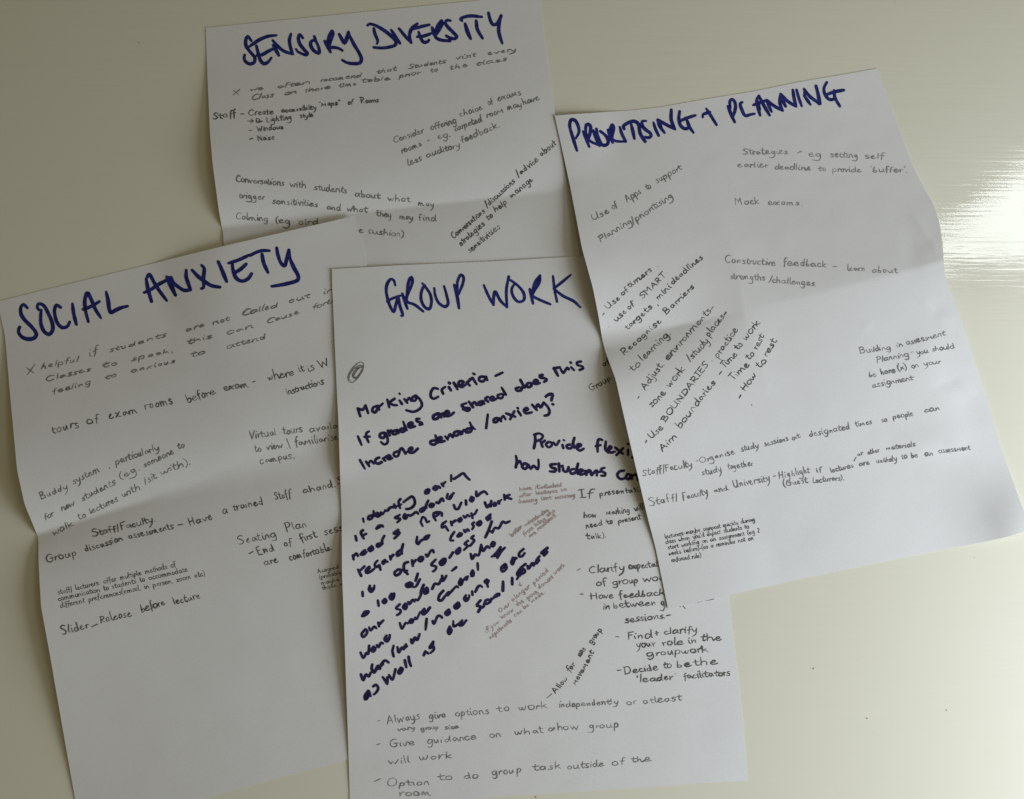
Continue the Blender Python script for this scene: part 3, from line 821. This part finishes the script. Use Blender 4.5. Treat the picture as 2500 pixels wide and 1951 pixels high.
grp.ink(a('''170,690 200,785; 170,690 230,705 265,652 265,652 295,745; 400,660 355,680 350,725 380,738 410,690 415,655; 415,655 432,705; 430,670 475,628; 530,580 555,675; 620,570 560,618 600,645 650,650;
680,590 710,635; 678,505 684,514; 740,575 775,622; 765,605 800,560 825,597; 870,535 835,560 838,592 872,592 892,550; 880,530 930,580 955,650 920,700 850,730 765,712;
1150,450 1100,440 1065,490 1065,550 1100,570 1155,545; 1240,425 1198,460 1215,510; 1285,430 1310,470; 1285,374 1295,382; 1345,375 1390,455; 1395,415 1450,392 1462,360 1415,358 1400,400 1440,430 1488,400;
1500,370 1540,410; 1515,370 1545,335 1575,318 1575,318 1625,395; 1582,262 1600,272; 1720,300 1665,305 1655,345 1700,360 1735,320 1740,300 1740,300 1755,345; 1855,290 1940,250;
170,1030 215,1135; 305,970 275,990 275,1040 300,1100; 250,1037 315,1033; 490,985 445,1000 440,1038 485,1048 510,990; 510,990 535,1060 530,1110 490,1130 455,1100; 540,962 560,1020; 548,985 575,958;
640,955 590,975 600,1003 640,998 655,950 655,950 668,992; 740,930 690,945 700,975 740,965 752,930; 725,850 765,955; 790,905 840,880 830,860 790,880 800,920 870,908; 925,815 885,820 895,848 940,860 962,880 925,890;
1150,750 1095,780 1100,820 1150,808 1168,750 1168,750 1190,800; 1182,780 1210,748 1225,790; 1245,768 1288,740 1268,718 1235,745 1250,782 1300,775 1345,740;
1500,625 1440,650 1470,680 1540,690 1520,718 1455,700; 1530,605 1580,675; 1565,645 1600,612 1625,650; 1690,600 1650,615 1650,645 1688,640 1705,600 1705,600 1718,632; 1760,548 1728,570 1765,608;
1795,580 1835,552 1805,545 1785,575 1820,592 1862,572; 1930,510 1880,530 1890,560 1935,560 1950,518; 1930,435 1980,520;
195,1320 255,1425; 270,1340 310,1395; 298,1372 330,1328 365,1365; 430,1290 390,1310 385,1350 420,1365 462,1345; 475,1300 505,1330; 485,1300 520,1275; 535,1300 572,1275 545,1262 525,1290 550,1312 592,1298;
655,1215 612,1235 615,1270 655,1275 682,1215; 672,1215 710,1175 738,1215 762,1255 745,1225; 780,1218 840,1185 828,1165 795,1188 802,1228 850,1228 905,1180;
1110,1080 1060,1092 1062,1122 1110,1130 1138,1098; 1120,1020 1150,1110; 1155,1085 1200,1052 1180,1038 1155,1062 1172,1098 1230,1088; 1240,1030 1270,1072; 1268,1060 1300,1005 1330,1040;
1390,965 1350,985 1350,1018 1390,1018 1412,968 1412,968 1430,1008; 1430,970 1450,1000; 1445,985 1470,950 1497,985; 1550,930 1500,945 1510,980 1550,970 1568,928; 1540,860 1565,910 1605,945; 1760,762 1740,930''')
        + b('''70,905 32,920 30,958 68,952 92,908 92,908 118,945; 115,922 145,880 172,922; 182,850 290,890; 280,825 230,920; 325,820 362,875; 318,782 326,788; 405,820 450,800 430,782 398,812 420,848 492,838; 500,745 555,808;
540,790 572,738 600,778 640,718 640,718 690,770 712,830 690,870 650,878; 665,645 700,620 745,615 735,690; 748,736 756,740; 340,530 298,545 312,570 360,568 378,528; 355,440 405,535;
450,480 425,508 450,530 490,510 488,480 452,478; 515,482 568,452 545,438 518,462 535,490 592,478; 625,380 592,388 602,412 650,420 678,440 645,465; 765,295 815,390; 762,300 835,285 835,285 880,355 905,320 930,290 945,310;
975,285 1010,320; 966,224 974,232; 1095,215 1045,228 1055,258 1110,275 1122,300 1078,318; 535,1110 535,1200 520,1275; 520,1110 580,1095 630,1122 610,1165 545,1190; 605,1200 625,1258; 612,1218 655,1182;
695,1200 668,1230 698,1265 740,1240 730,1205 695,1200; 760,1205 790,1240 830,1185; 870,1235 880,1275; 884,1174 890,1182; 965,1230 922,1242 932,1275 975,1275 1002,1238; 1015,1150 1000,1210 1015,1270;
1045,1268 1100,1238 1068,1225 1040,1262 1080,1305 1130,1282; 1355,1175 1315,1165 1298,1220 1300,1320; 1280,1250 1335,1238; 1400,1195 1395,1290 1430,1330; 1440,1300 1472,1265 1450,1250 1430,1290 1460,1330 1505,1318;
1515,1268 1605,1342; 1610,1275 1530,1360; 1670,1292 1670,1360; 1666,1220 1672,1230; 1738,1330 1742,1362; 1722,1388 1740,1390; 300,1370 310,1430 298,1510; 302,1485 345,1432 372,1485;
400,1465 375,1500 408,1530 440,1500 430,1465 400,1462; 455,1475 480,1528 515,1490 565,1535 578,1490 575,1415; 790,1470 722,1480 735,1510 788,1530 778,1560 715,1560; 825,1465 832,1560; 828,1505 872,1490 872,1490 885,1555 920,1562 945,1508;
1010,1530 965,1545 975,1585 1020,1580 1048,1540; 1060,1465 1045,1540 1058,1590; 1075,1572 1120,1548 1098,1535 1072,1562 1090,1600 1132,1588; 1150,1555 1162,1600; 1162,1582 1198,1545 1228,1605; 1240,1590 1290,1548 1290,1610; 1275,1572 1335,1562;
1385,1515 1342,1532 1355,1562 1392,1580 1388,1610 1345,1612; 1620,1550 1570,1560 1540,1600 1560,1640 1598,1655 1632,1640; 1662,1592 1645,1630 1670,1655 1700,1630 1690,1598 1660,1590; 1712,1600 1720,1655; 1722,1622 1758,1595 1785,1620 1792,1665'''),
        6.6, 'marker', 'marker_note', 'thick marker questions under the title')
a = lambda t: traced(860, 1140, 5.46, t)
b = lambda t: traced(860, 1400, 5.325, t)
c = lambda t: traced(1160, 1160, 5.46, t)
grp.ink(a('''145,690 155,735; 270,640 220,660 212,700 258,688 285,640; 285,590 290,655; 310,655 350,625 335,612 312,635 335,665 375,645; 385,610 400,632 440,588; 440,580 470,585 510,540 545,540; 560,500 578,545; 480,560 540,530;
645,430 620,460 625,500 640,550; 605,522 655,500; 685,470 740,430 800,395 828,430 835,490 800,540 750,562 722,562; 1015,300 985,315 975,355 1012,350 1030,305 1015,298; 1000,330 1012,332;
1110,255 1080,288 1110,308 1142,270 1112,255; 1150,260 1172,280; 1195,225 1215,255; 1212,232 1245,200; 1322,112 1320,192; 1358,162 1410,130 1482,86 1520,130 1565,172;
45,920 58,980; 145,845 118,870 130,910 155,955; 140,918 188,892; 325,825 352,788 405,782 412,798; 325,822 378,800; 635,640 570,680 640,692 640,705 600,740; 702,632 685,670 708,692 732,655 702,632; 708,650 712,670;
755,650 790,645 855,602 880,625; 755,640 775,655; 950,540 905,580 920,598 960,570 978,535; 1015,450 985,520 992,545; 1055,490 1028,520 1058,540 1092,500 1055,488; 1055,515 1062,520; 1125,475 1150,482 1200,420 1218,455;
1275,360 1262,415 1298,430 1330,388; 1300,400 1355,350; 10,1180 20,1235; 20,1195 55,1152 78,1190; 112,1168 150,1125 175,1108; 112,1170 150,1170 190,1135; 262,1058 218,1102 240,1122 282,1088 262,1056; 248,1090 258,1092;
370,1018 330,1040 342,1068 388,1040; 430,920 400,980 405,1025; 615,840 555,890 635,878 600,920 565,955; 590,870 625,865; 910,730 940,790; 915,735 940,668 975,688 1000,740 1028,725;
1115,715 1085,662 1088,622 1150,605 1195,618 1195,652; 1105,665 1155,632; 1355,510 1380,562 1412,560 1455,478; 1516,448 1520,502; 1588,400 1570,448 1598,462 1622,415 1588,398; 1595,430 1598,434; 1655,330 1660,392 1720,345 1768,330 1800,365;
80,1370 120,1452; 105,1385 165,1325; 230,1330 182,1378 190,1415 240,1400 295,1358; 198,1385 238,1350; 340,1250 305,1290 312,1338 362,1312 362,1312 378,1372; 440,1240 405,1270 412,1295 445,1262 472,1265; 505,1190 515,1235; 512,1212 550,1172;
640,1110 598,1150 602,1188 650,1158; 680,1030 660,1120 665,1160; 868,932 860,1010 880,1032 905,995 980,950; 1030,912 985,930 960,968 1010,950 1022,925; 985,950 1000,940; 1255,725 1200,770 1198,812 1240,790 1240,790 1280,850;
1315,730 1330,780; 1325,755 1375,715; 1445,682 1410,708 1430,732 1462,700 1445,680; 1432,708 1440,705; 1485,655 1505,680 1540,640 1562,660; 1590,620 1605,682; 1597,642 1632,630 1665,575; 1770,475 1800,542 1835,492 1845,540 1855,455;
1900,478 1888,520 1918,512 1915,482 1898,478; 1950,462 1960,490; 1955,472 1990,438; 2025,370 2035,438; 2100,372 2045,398 2120,428; 610,1370 565,1410 578,1448 638,1420 655,1375 610,1368; 745,1268 698,1290 692,1370 740,1430; 700,1400 735,1382;
800,1245 810,1322; 812,1290 850,1240; 915,1200 882,1240 908,1260 945,1230 938,1202 912,1202; 905,1230 925,1225; 985,1170 1000,1198 1050,1120 1078,1108 1088,1140; 1362,868 1320,930 1308,980 1348,982;
1435,880 1400,928 1448,918 1465,890 1435,880; 1425,905 1440,900; 1490,842 1505,872 1540,830 1558,855; 1625,740 1598,760 1622,790 1600,832; 1705,722 1662,760 1690,782 1725,745 1708,720; 1690,750 1700,748; 1845,635 1785,690 1850,682 1805,712; 1815,680 1840,655;
770,1540 718,1570 730,1600 790,1590 808,1560 772,1540; 745,1575 775,1570; 875,1425 845,1520; 800,1600 842,1600 905,1498; 1115,1235 1055,1310 1122,1330 1110,1370 1080,1395; 1212,1230 1168,1280 1190,1310 1232,1280 1245,1225 1212,1228; 1195,1270 1210,1265;
1298,1212 1345,1140; 1432,1080 1385,1130 1400,1160 1440,1120 1438,1082; 1405,1130 1420,1115; 1545,985 1500,1030 1542,1050 1490,1110; 1620,920 1588,950 1628,978 1572,1055; 1862,728 1818,850 1775,942; 1830,862 1882,858; 1868,875 1905,812 1950,820 2010,730 2042,748 2100,725;
1330,1385 1388,1338; 1580,1160 1598,1228 1640,1170 1682,1180 1720,1040 1720,1040 1745,1122 1800,1060 1830,1078; 1875,1000 1852,1040 1878,1062 1902,1012 1878,1000; 1605,1378 1582,1430 1600,1455 1625,1412 1608,1378; 1600,1415 1604,1420; 1672,1285 1678,1375;
1860,1200 1900,1172 1980,1068; 1935,1212 1990,1120 2035,1078; 1900,1190 1965,1110; 1930,1190 1975,1110''')
        + b('''135,242 138,295; 232,160 218,210 245,242 282,200 290,158; 240,195 255,200; 132,555 170,500 212,492; 145,558 190,530 215,500; 335,352 345,422; 425,330 395,368 420,390 447,352 428,330; 418,355 425,362; 512,265 488,318 518,342 542,300 545,265; 510,300 518,305;
172,728 125,790 142,830 188,788 195,745 172,726; 220,702 238,745 290,690 312,712; 338,640 350,690; 348,668 405,612; 620,402 570,455 632,480 620,520 585,542; 692,392 662,440 688,468 712,425 692,392; 685,425 690,435; 730,375 745,400 790,342 812,370; 825,340 850,350 900,270;
930,150 900,220 890,262; 972,185 932,230 945,265 985,240 975,190; 950,225 960,230; 1040,202 1080,132 1120,142 1170,60; 1170,32 1180,100 1225,32; 1165,80 1190,70; 110,1030 145,1100 190,1032 208,1050 222,940; 280,952 250,1000 278,1018 302,972 280,952; 272,985 278,990;
322,932 340,962 380,900 402,912; 448,808 422,858 452,888 482,850 490,802; 445,840 460,850; 620,645 648,720 700,642 722,652; 770,595 740,638 780,640 798,600; 755,625 775,615; 818,572 832,600 885,500; 940,460 908,500 922,535 960,510 1010,445; 920,500 945,478;
1185,225 1132,290 1125,350 1160,352 1212,290; 1255,242 1222,280 1250,282 1268,245; 1265,265 1330,190 1330,190 1362,165 1378,185; 1412,70 1390,130 1412,152 1440,100; 1412,105 1418,112; 1480,48 1485,90 1505,38; 1562,8 1550,38 1578,28; 1440,95 1475,60;
115,1315 145,1388 182,1312 215,1342 242,1290; 262,1185 255,1240 285,1288 340,1202 362,1238; 300,1258 350,1232 380,1182 430,1132 475,1160; 335,1240 400,1180; 540,940 525,1010 540,1080; 590,960 605,1030 650,962 672,990; 702,918 662,985 715,945; 680,960 700,945;
768,860 780,912 818,832 842,870 878,790; 785,870 800,880; 970,590 955,735; 1045,620 1062,658 1110,560 1142,550 1168,575; 1085,600 1100,590; 1258,470 1208,520 1232,545 1272,510 1255,470; 1230,515 1245,510; 1375,378 1325,430 1345,460 1398,420 1385,378; 1345,425 1370,410;
1480,285 1455,330 1480,362 1518,320 1522,285; 1480,320 1490,330; 1560,235 1565,280; 1602,240 1640,170 1670,160 1690,178; 1752,80 1722,110 1760,130 1775,92; 1745,105 1765,175; 210,1525 165,1600 172,1640 228,1570; 220,1530 240,1595; 195,1590 215,1560; 275,1470 310,1448 340,1490 312,1550 282,1575;
400,1350 455,1435; 460,1352 455,1435; 480,1320 522,1382 565,1245; 635,1225 600,1290 618,1305 660,1240 635,1228; 625,1270 635,1260; 685,1130 705,1220; 735,1085 745,1150 765,1205; 950,1018 930,1065; 950,1015 990,1042; 1055,890 1005,972 1060,952 1062,990 1020,1035; 1030,940 1055,920;
1265,690 1245,758 1262,790 1292,742 1268,690; 1265,735 1270,745; 1315,620 1320,690 1380,660; 1432,612 1382,668 1420,680 1485,610; 1400,655 1425,640; 1670,350 1620,420 1672,432 1640,500; 1665,445 1700,442 1740,350 1772,340; 1750,400 1790,372 1812,330; 1830,328 1880,272 1918,262 1912,290; 1850,310 1890,290; 1962,108 1965,230; 2080,60 2085,145''')
        + c('''400,1185 350,1240 365,1288 422,1240 412,1190; 370,1240 400,1215; 508,1100 485,1170 500,1192 542,1102 552,1112; 500,1140 515,1135; 648,985 590,1042 588,1085 632,1080 662,1040; 375,1420 370,1545; 495,1372 497,1458; 672,1185 602,1250 560,1330 600,1342; 558,1388 600,1320 648,1252 668,1290 622,1322;
700,1212 710,1252 770,1170 782,1205; 715,1230 735,1215; 860,1082 820,1140 812,1182 855,1135; 830,1150 842,1130; 965,972 882,1042 965,1022 920,1072; 900,1050 950,1010'''),
        6.5, 'marker', 'marker_note', 'dense slanting block of thick marker writing')
grp.ink(written(1160, 1160, 5.46, 30, 0.05, 0.3, '''have 595 212 758 190; it 800 190 862 182; attached 878 182 1150 152; after 588 302 745 272; lectures 818 262 1098 235; so 1140 218 1222 208; chasing 572 380 832 350; isnt 888 338 1022 322; necessary 1062 322 1328 292
better 492 828 632 700; understanding 662 692 988 480; from 658 815 788 715; tutors 802 692 948 595; who 972 562 1068 490; are 722 840 822 782; resistant. 838 745 1090 545''')
        + traced(1160, 1160, 5.46, '600,1430 605,1475; 585,1460 605,1478 630,1465')
        + written(1160, 1360, 5.01, 28, 0.05, 0.3, '''Over 302 685 432 590; a 458 552 498 522; longer 502 512 682 370; period 722 345 905 172; if 138 935 188 895; you 198 880 300 802; know 332 762 476 650; the 520 608 602 550; group 645 525 770 430; doesnt 788 392 962 252; work 982 218 1105 105
adjustments 188 1010 452 790; can 492 738 578 670; be 598 638 668 595; made. 698 565 862 442'''), 2.4, 'red', 'red_note', 'small faded red-brown notes')
grp.ink(written(1160, 1160, 5.46, 42, 0.0, 0.35, '''If 1388 312 1580 288 56; presentation 1662 282 2310 205; how 1452 572 1622 562; marking 1752 530 2065 495; will 2130 480 2260 455; need 1485 712 1700 662; to 1768 662 1838 642; present 1912 645 2215 590; talk). 1495 852 1750 830''')
        + written(1200, 840, 5.012, 40, 0, 0.4, 'Group 1218 580 1470 430; of 1365 275 1450 240'), 2.8, 'pen', 'pen_note')
grp.ink(written(1380, 1340, 4.964, 46, 0.0, 0.5, '''- 148 285 202 265; Clarify 290 298 722 262 50; expectations 765 250 1290 205; of 378 455 498 435; group 572 440 888 412; work 942 400 1250 370; - 178 572 218 575; Have 302 610 578 600; feedback 660 602 1200 558; in 455 742 548 738; between 588 722 1108 682; group 1162 690 1420 650
sessions. 728 895 1215 840; - 1230 840 1280 828; - 608 1095 655 1095; Find 758 1098 1055 1075 46; + 1085 1055 1138 1050; clarify 1195 1040 1610 1008; your 862 1195 1098 1180; role 1182 1172 1432 1158; in 1488 1148 1598 1142; the 1648 1118 1885 1110; groupwork 988 1305 1735 1248
- 618 1500 678 1495; Decide 722 1522 1128 1470; to 1192 1452 1288 1442; be 1352 1438 1522 1425; the 1552 1412 1838 1395; 'leader' 870 1615 1338 1582; facilitators 1438 1580 2002 1530''')
        + traced(1380, 1340, 4.964, '1420,680 1455,725; 1560,652 1660,632; 1700,628 1800,608')
        + written(1160, 1360, 5.01, 38, 0.0, 0.3, 'Allow 985 1668 1142 1492; for 1158 1412 1228 1320; some 1285 1225 1358 1125; group 1425 1065 1555 885; movement 1232 1568 1458 1165')
        + traced(1160, 1360, 5.01, '880,1725 940,1672'), 2.9, 'pen', 'pen_note')
grp.ink(written(900, 1660, 4.964, 46, 0.0, 0.2, '''- 102 530 162 510; Always 225 540 625 470 56; give 732 472 942 455; options 1050 442 1460 405; to 1555 392 1718 375 50; work 1822 368 2170 345; vary 352 622 558 600 30; group 632 612 858 590 30; size 928 602 1098 585 30
- 98 805 158 795; Give 255 818 560 785 48; guidance 712 778 1315 715; on 1472 702 1612 690; what 1772 668 2118 640; will 242 1022 512 1000; work 612 978 1015 948; - 72 1258 165 1225; Option 225 1288 738 1275 46; to 852 1218 1028 1210; do 1158 1202 1335 1188; group 1498 1155 1868 1120; room 375 1405 772 1402''')
        + written(1280, 1660, 4.964, 42, 0.0, 0.35, '''independently 418 338 1142 292; or 1248 312 1362 292; atleast 1442 290 1912 250; & 282 622 378 618; how 408 612 668 595; group 788 592 1152 568; task 105 1098 442 1070; outside 522 1082 965 1045; of 1066 1038 1218 1020; the 1305 998 1540 985''')
        + traced(840, 860, 5.012, '''150,320 110,310 105,270 160,195 215,175 238,165 225,230 170,300 125,320 115,295 150,230 200,185 228,190 200,250 150,310 125,300 135,260 180,205; 235,170 240,140 205,120 150,150 85,225 50,300 60,355 100,372 150,335 205,265 238,180; 95,355 65,330 75,270 120,205 180,165 232,160'''),
        2.3, 'pencil', 'pencil_note', 'pencil list at the bottom of the sheet and a scribbled oval')

def pri_h(U, V):
    f = fold_height(lambda u: 0.49 - 0.038 * u, edgefall(10, 1.5, 2, 1.7), edgefall(10, 1.5, 2, 1.7), lambda u: 0.8 + 4.7 * np.clip(u / 0.4, 0, 1) ** 1.5 + 5 * np.clip(u - 0.4, 0, 1) ** 1.6 / 0.44)
    h = f(U, V)
    # lower right corner curls up, and two soft dents near the right edge
    r = np.hypot((1 - U) * 0.297, (1 - V) * 0.42)
    h = h + 6.5 * np.exp(-(r / 0.042) ** 2)
    for (u0, v0, a, su, sv) in ((.90, 0.42, -0.25, .035, .05), (.93, 0.545, -0.3, .05, .025), (.86, .63, 0.5, .06, .04), (.95, .75, -0.6, .05, .06), (.80, .80, 0.6, .09, .03)):
        h = h + a * np.exp(-((U - u0) / su) ** 2 - ((V - v0) / sv) ** 2)
    for (u0, v0, u1, v1, a, wd) in ((.925, .34, .965, .40, .35, .010), (.965, .40, .985, .44, .25, .010), (.90, .515, .93, .555, .4, .010), (.93, .555, .985, .575, .25, .011),
                                    (.86, .70, .93, .69, -.3, .011), (.93, .69, .97, .73, .3, .010), (.72, .545, .735, .56, .2, .009), (.84, .80, .90, .83, .25, .013)):
        d = np.array([u1 - u0, v1 - v0]) * (0.297, 0.42)
        L = np.hypot(*d)
        x, y = (U - u0) * 0.297, (V - v0) * 0.42
        t = np.clip((x * d[0] + y * d[1]) / L ** 2, 0, 1)
        r = np.hypot(x - t * d[0], y - t * d[1])
        h = h + a * np.exp(-r / (wd * 0.5)) * np.clip(1.3 - np.abs(2 * t - 1), 0, 1)
    return np.maximum(h, 0)


pri = Sheet([(1354, 282), (2141, 167), (2516, 1292), (1631, 1487)],
            {'L': [(1381, 405), (1393, 460), (1421, 607), (1447, 701), (1461, 770), (1470, 827), (1477, 856), (1503, 926), (1531, 1050), (1580, 1259), (1601, 1340)],
             'R': [(2186, 290), (2226, 400), (2249, 447), (2280, 501), (2294, 546), (2301, 590), (2304, 640), (2306, 665), (2313, 693), (2331, 736), (2352, 795), (2386, 902), (2420, 1006), (2440, 1079), (2482, 1200)],
             'T': [(1534, 270), (1611, 262), (1700, 246), (1835, 224), (1952, 200), (2087, 177)], 'B': [(1777, 1454), (1960, 1412), (2200, 1362), (2422, 1319), (2466, 1309)]},
            pri_h, 'paper_sheet', 'sheet titled PRIORITISING + PLANNING, at the right, lying on top of the others', 4)
a = lambda t: traced(1340, 160, 5.164, t)
b = lambda t: traced(1700, 160, 5.164, t)
pri.ink(a('''255,755 300,900 355,1075; 275,800 265,730 285,685 325,690 365,750 380,840 340,920; 430,830 470,930 510,1025; 490,920 465,830 475,750 500,740 525,770 520,860 500,930 530,960 640,1010; 560,820 600,930 640,1015; 600,800 620,900 670,1000 720,1005 750,970 720,890 650,830; 585,850 640,1000;
750,815 775,900 805,975; 760,820 800,745 820,790 800,880 800,930 850,955 950,960; 785,790 795,900; 805,800 780,860; 895,775 920,860 970,960; 950,800 940,770 1000,725 1080,705 1130,740 1150,850 1180,910 1215,960; 1040,745 1060,830 1080,925;
1225,700 1180,705 1180,760 1220,810 1275,850 1290,890 1260,912 1215,905; 1320,720 1345,800 1385,885; 1370,690 1400,770 1460,850; 1375,685 1450,730 1590,805 1590,805 1545,690 1545,560; 1385,700 1420,790; 1650,580 1640,680 1670,770 1730,800 1770,770 1750,700; 1660,700 1740,665 1850,630; 1740,690 1770,770 1825,850;
1940,655 1945,620 2030,590; 1985,545 2040,630 2115,750''')
        + b('''400,515 440,620 485,715; 430,540 425,450 450,428 480,450 495,520 482,590 462,650; 580,465 555,480 575,560 620,635 680,620 735,610; 790,385 760,440 780,540 805,630; 790,385 850,500 925,630; 720,500 800,470 890,440; 775,450 800,560; 890,440 920,520 950,585; 890,440 980,510 1090,570 1090,570 1055,480 1060,360;
1065,360 1085,430 1125,515; 1065,360 1150,450 1260,520 1260,520 1235,420 1218,310; 1080,400 1105,450; 1265,310 1290,400 1330,515; 1360,380 1440,495; 1360,300 1430,390 1560,490 1560,495 1540,380 1510,260; 1370,320 1370,380; 1645,215 1610,290 1625,370 1680,430 1740,420 1745,350; 1640,370 1740,335 1860,312; 1735,310 1750,410 1810,515'''),
        7.6, 'title', 'title_lettering', taper=0.22)
pri.ink(written(1420, 380, 6.42, 54, 0.1, 0.75, '''Use 175 1025 435 900 62; of 485 850 565 805; Apps 715 735 935 590 58; to 1025 540 1095 510; support 1180 440 1570 215; Planning 290 1355 795 1055; /prioritising 805 1070 1430 655''', 0.8), 2.4, 'pencil', 'pencil_note')
pri.ink(written(1760, 330, 4.55, 36, 0.0, 0.7, '''Strategies 242 218 742 212 38; - 852 215 908 198; eg 968 238 1122 248; setting 1212 242 1525 255; self 1602 262 1812 262; earlier 182 358 518 362; deadline 598 382 998 392; to 1088 402 1172 402; provide 1238 408 1558 412; 'buffer'. 1655 412 2070 418''', 0.8)
        + written(1760, 330, 4.55, 36, 0.0, 0.7, '''Mock 162 778 432 768 38; exams. 528 778 908 782''', 0.8)
        + written(1740, 600, 4.368, 36, 0.0, 0.7, '''Constructive 130 180 672 212 42; feedback 752 212 1212 232 40; - 1278 240 1332 236; learn 1438 268 1628 272; about 1702 288 1972 292; strengths 188 355 558 368; /challenges. 598 390 1105 432''', 0.8), 2.3, 'faint', 'pencil_note', 'faint rounded pencil writing on the right half')
pri.ink(written(1440, 600, 5.681, 44, 0.0, 0.45, '''- 198 985 228 945; Use 250 885 425 732; of 445 700 545 625; timers 552 585 865 350; . 955 292 962 286; . 262 1128 270 1122; use 365 1060 518 925; of 540 895 628 822; SMART 730 740 1058 415 38; targets 525 1170 872 858; , 935 835 955 820; mini 950 755 1135 580; deadlines 1145 545 1568 175; . 442 1562 450 1556; Recognise 475 1520 1002 1055; Barriers 1055 965 1455 580''', 0.8)
        + written(1500, 740, 4.26, 40, 0.0, 0.45, '''to 182 715 278 640; learning. 295 610 590 320; - 250 1008 272 988; Adjust. 320 905 520 645; environments- 555 598 1048 45; zone 390 1088 542 942; work 572 885 738 690; /study 785 610 990 405; places- 985 358 1185 100; - 335 1468 355 1442; Use 382 1415 508 1308; BOUNDARIES 530 1240 985 640 32; . 1015 610 1022 602; practice 1075 580 1288 285; Aim 498 1548 658 1390
boundaries 685 1310 1058 830; - 1110 758 1138 722; Time 1145 680 1282 540 36; to 1285 492 1338 440; work 1365 395 1520 205; Time 1235 808 1405 650 36; to 1390 595 1462 538; rest 1485 490 1558 345; - 1312 1002 1338 968; How 1360 925 1478 755; to 1505 685 1588 605; rest 1585 565 1688 395; . 1424 1068 1432 1060''', 0.8), 2.6, 'pen', 'pen_note', 'steep rows of black pen writing down the left side')
pri.ink(written(2040, 780, 5.747, 42, 0.0, 0.2, '''Building 340 478 778 420; in 858 392 938 380; assessment 998 362 1535 225; Planning 575 605 1032 520; - 1062 490 1092 480; you 1142 495 1298 468; should 1362 445 1672 400; be 470 812 572 798; here 640 775 838 748; (x) 880 725 1000 695; on 1072 690 1168 668; your 1242 655 1468 618; assignment 522 962 1085 850'''), 2.4, 'pencil', 'pencil_note')
pri.ink(written(1540, 980, 4.964, 38, 0.0, 0.15, '''Staff/Faculty 145 905 752 790 44; - 792 745 828 738; Organise 845 748 1268 635 42; study 1345 605 1558 560; sessions 1625 545 1915 475; at 1958 478 2058 440; study 868 895 1110 850 44; together 1182 825 1482 780; Staff/ 232 1270 578 1195 48; Faculty 635 1200 942 1125 46; and 1018 1108 1182 1078; University 1252 1048 1698 960 46; - 1728 932 1768 922; Highlight 1800 938 2168 862 42; (Guest 1855 1030 2145 985 40''')
        + written(1960, 960, 4.55, 33, 0.0, 0.15, '''designated 75 490 525 395 38; times 595 375 768 345; so 878 322 938 310; people 1005 290 1232 250; can 1350 215 1522 188; or 612 698 672 682 22; other 728 682 852 650 28; materials 928 632 1252 590 28; if 152 885 218 872; lectures 312 885 568 825; are 628 808 742 795; unlikely 822 782 1045 752; to 1098 732 1162 725; be 1208 722 1282 708; an 1358 698 1448 690; assessment 1512 668 1862 630; Lecturers). 112 998 458 962''')
        + traced(1960, 960, 4.55, '568,755 595,710'), 2.5, 'pencil', 'pencil_note')
pri.ink(written(1560, 1220, 5.46, 33, 0.0, 0.0, '''lecturers-maybe~signpost~quickly~during 352 520 1545 285; class~when~you'd~expect~students~to 360 592 1470 380; start~working~on~an~assignment~(eg~2 388 665 1612 438; weeks~before)-(as~a~reminder~not~an 400 745 1528 535; enforced~rule) 436 835 832 768''', 0.45), 1.45, 'fine', 'fineliner_note', 'neat small black fineliner lines')


# ------------------------------------------------------------------ dark specks lying on the lacquer
def speck(px, r, label, k):
    c = at(np.array(px, float), 0.0)
    n = 7
    v, f = [], []
    rr = [r * (0.6 + 0.6 * random.random()) for _ in range(n)]
    for z, s in ((0.0, 1.0), (r * 0.45, 0.75)):
        for i in range(n):
            a = 2 * math.pi * i / n
            v.append((math.cos(a) * rr[i] * s * 1.3, math.sin(a) * rr[i] * s, z))
    v.append((0, 0, r * 0.6))
    for i in range(n):
        j = (i + 1) % n
        f += [(i, j, n + j, n + i), (n + i, n + j, 2 * n)]
    o = mesh_obj('crumb', v, f, SPK)
    o.location = (float(c[0]), float(c[1]), 0.0)
    o.rotation_euler[2] = k
    o['label'] = label
    o['category'] = 'crumb'
    o['group'] = 'dark crumbs on the table'


SPK, _nt, _p = mat('dark grit')
_p.inputs["Base Color"].default_value = (0.2, 0.17, 0.12, 1)
_p.inputs["Roughness"].default_value = 0.8
speck((1308, 1946), 0.0006, 'black crumb just below the bottom edge of the GROUP WORK sheet', 0.3)
speck((1986, 1632), 0.0005, 'dark crumb on the bare table, nearest the right edge of the GROUP WORK sheet', 1.0)
speck((2117, 1754), 0.0005, 'elongated brown crumb in the middle of the bare lower right table', 0.2)
speck((2311, 1734), 0.00045, 'tiny black crumb nearest the lower right corner of the picture', 2.0)
speck((340, 105), 0.0005, 'dark crumb on the bare table at the upper left, left of the SENSORY DIVERSITY sheet', 0.7)
speck((2379, 1362), 0.0003, 'tiny crumb just below the curled corner of the PRIORITISING sheet', 0.7)
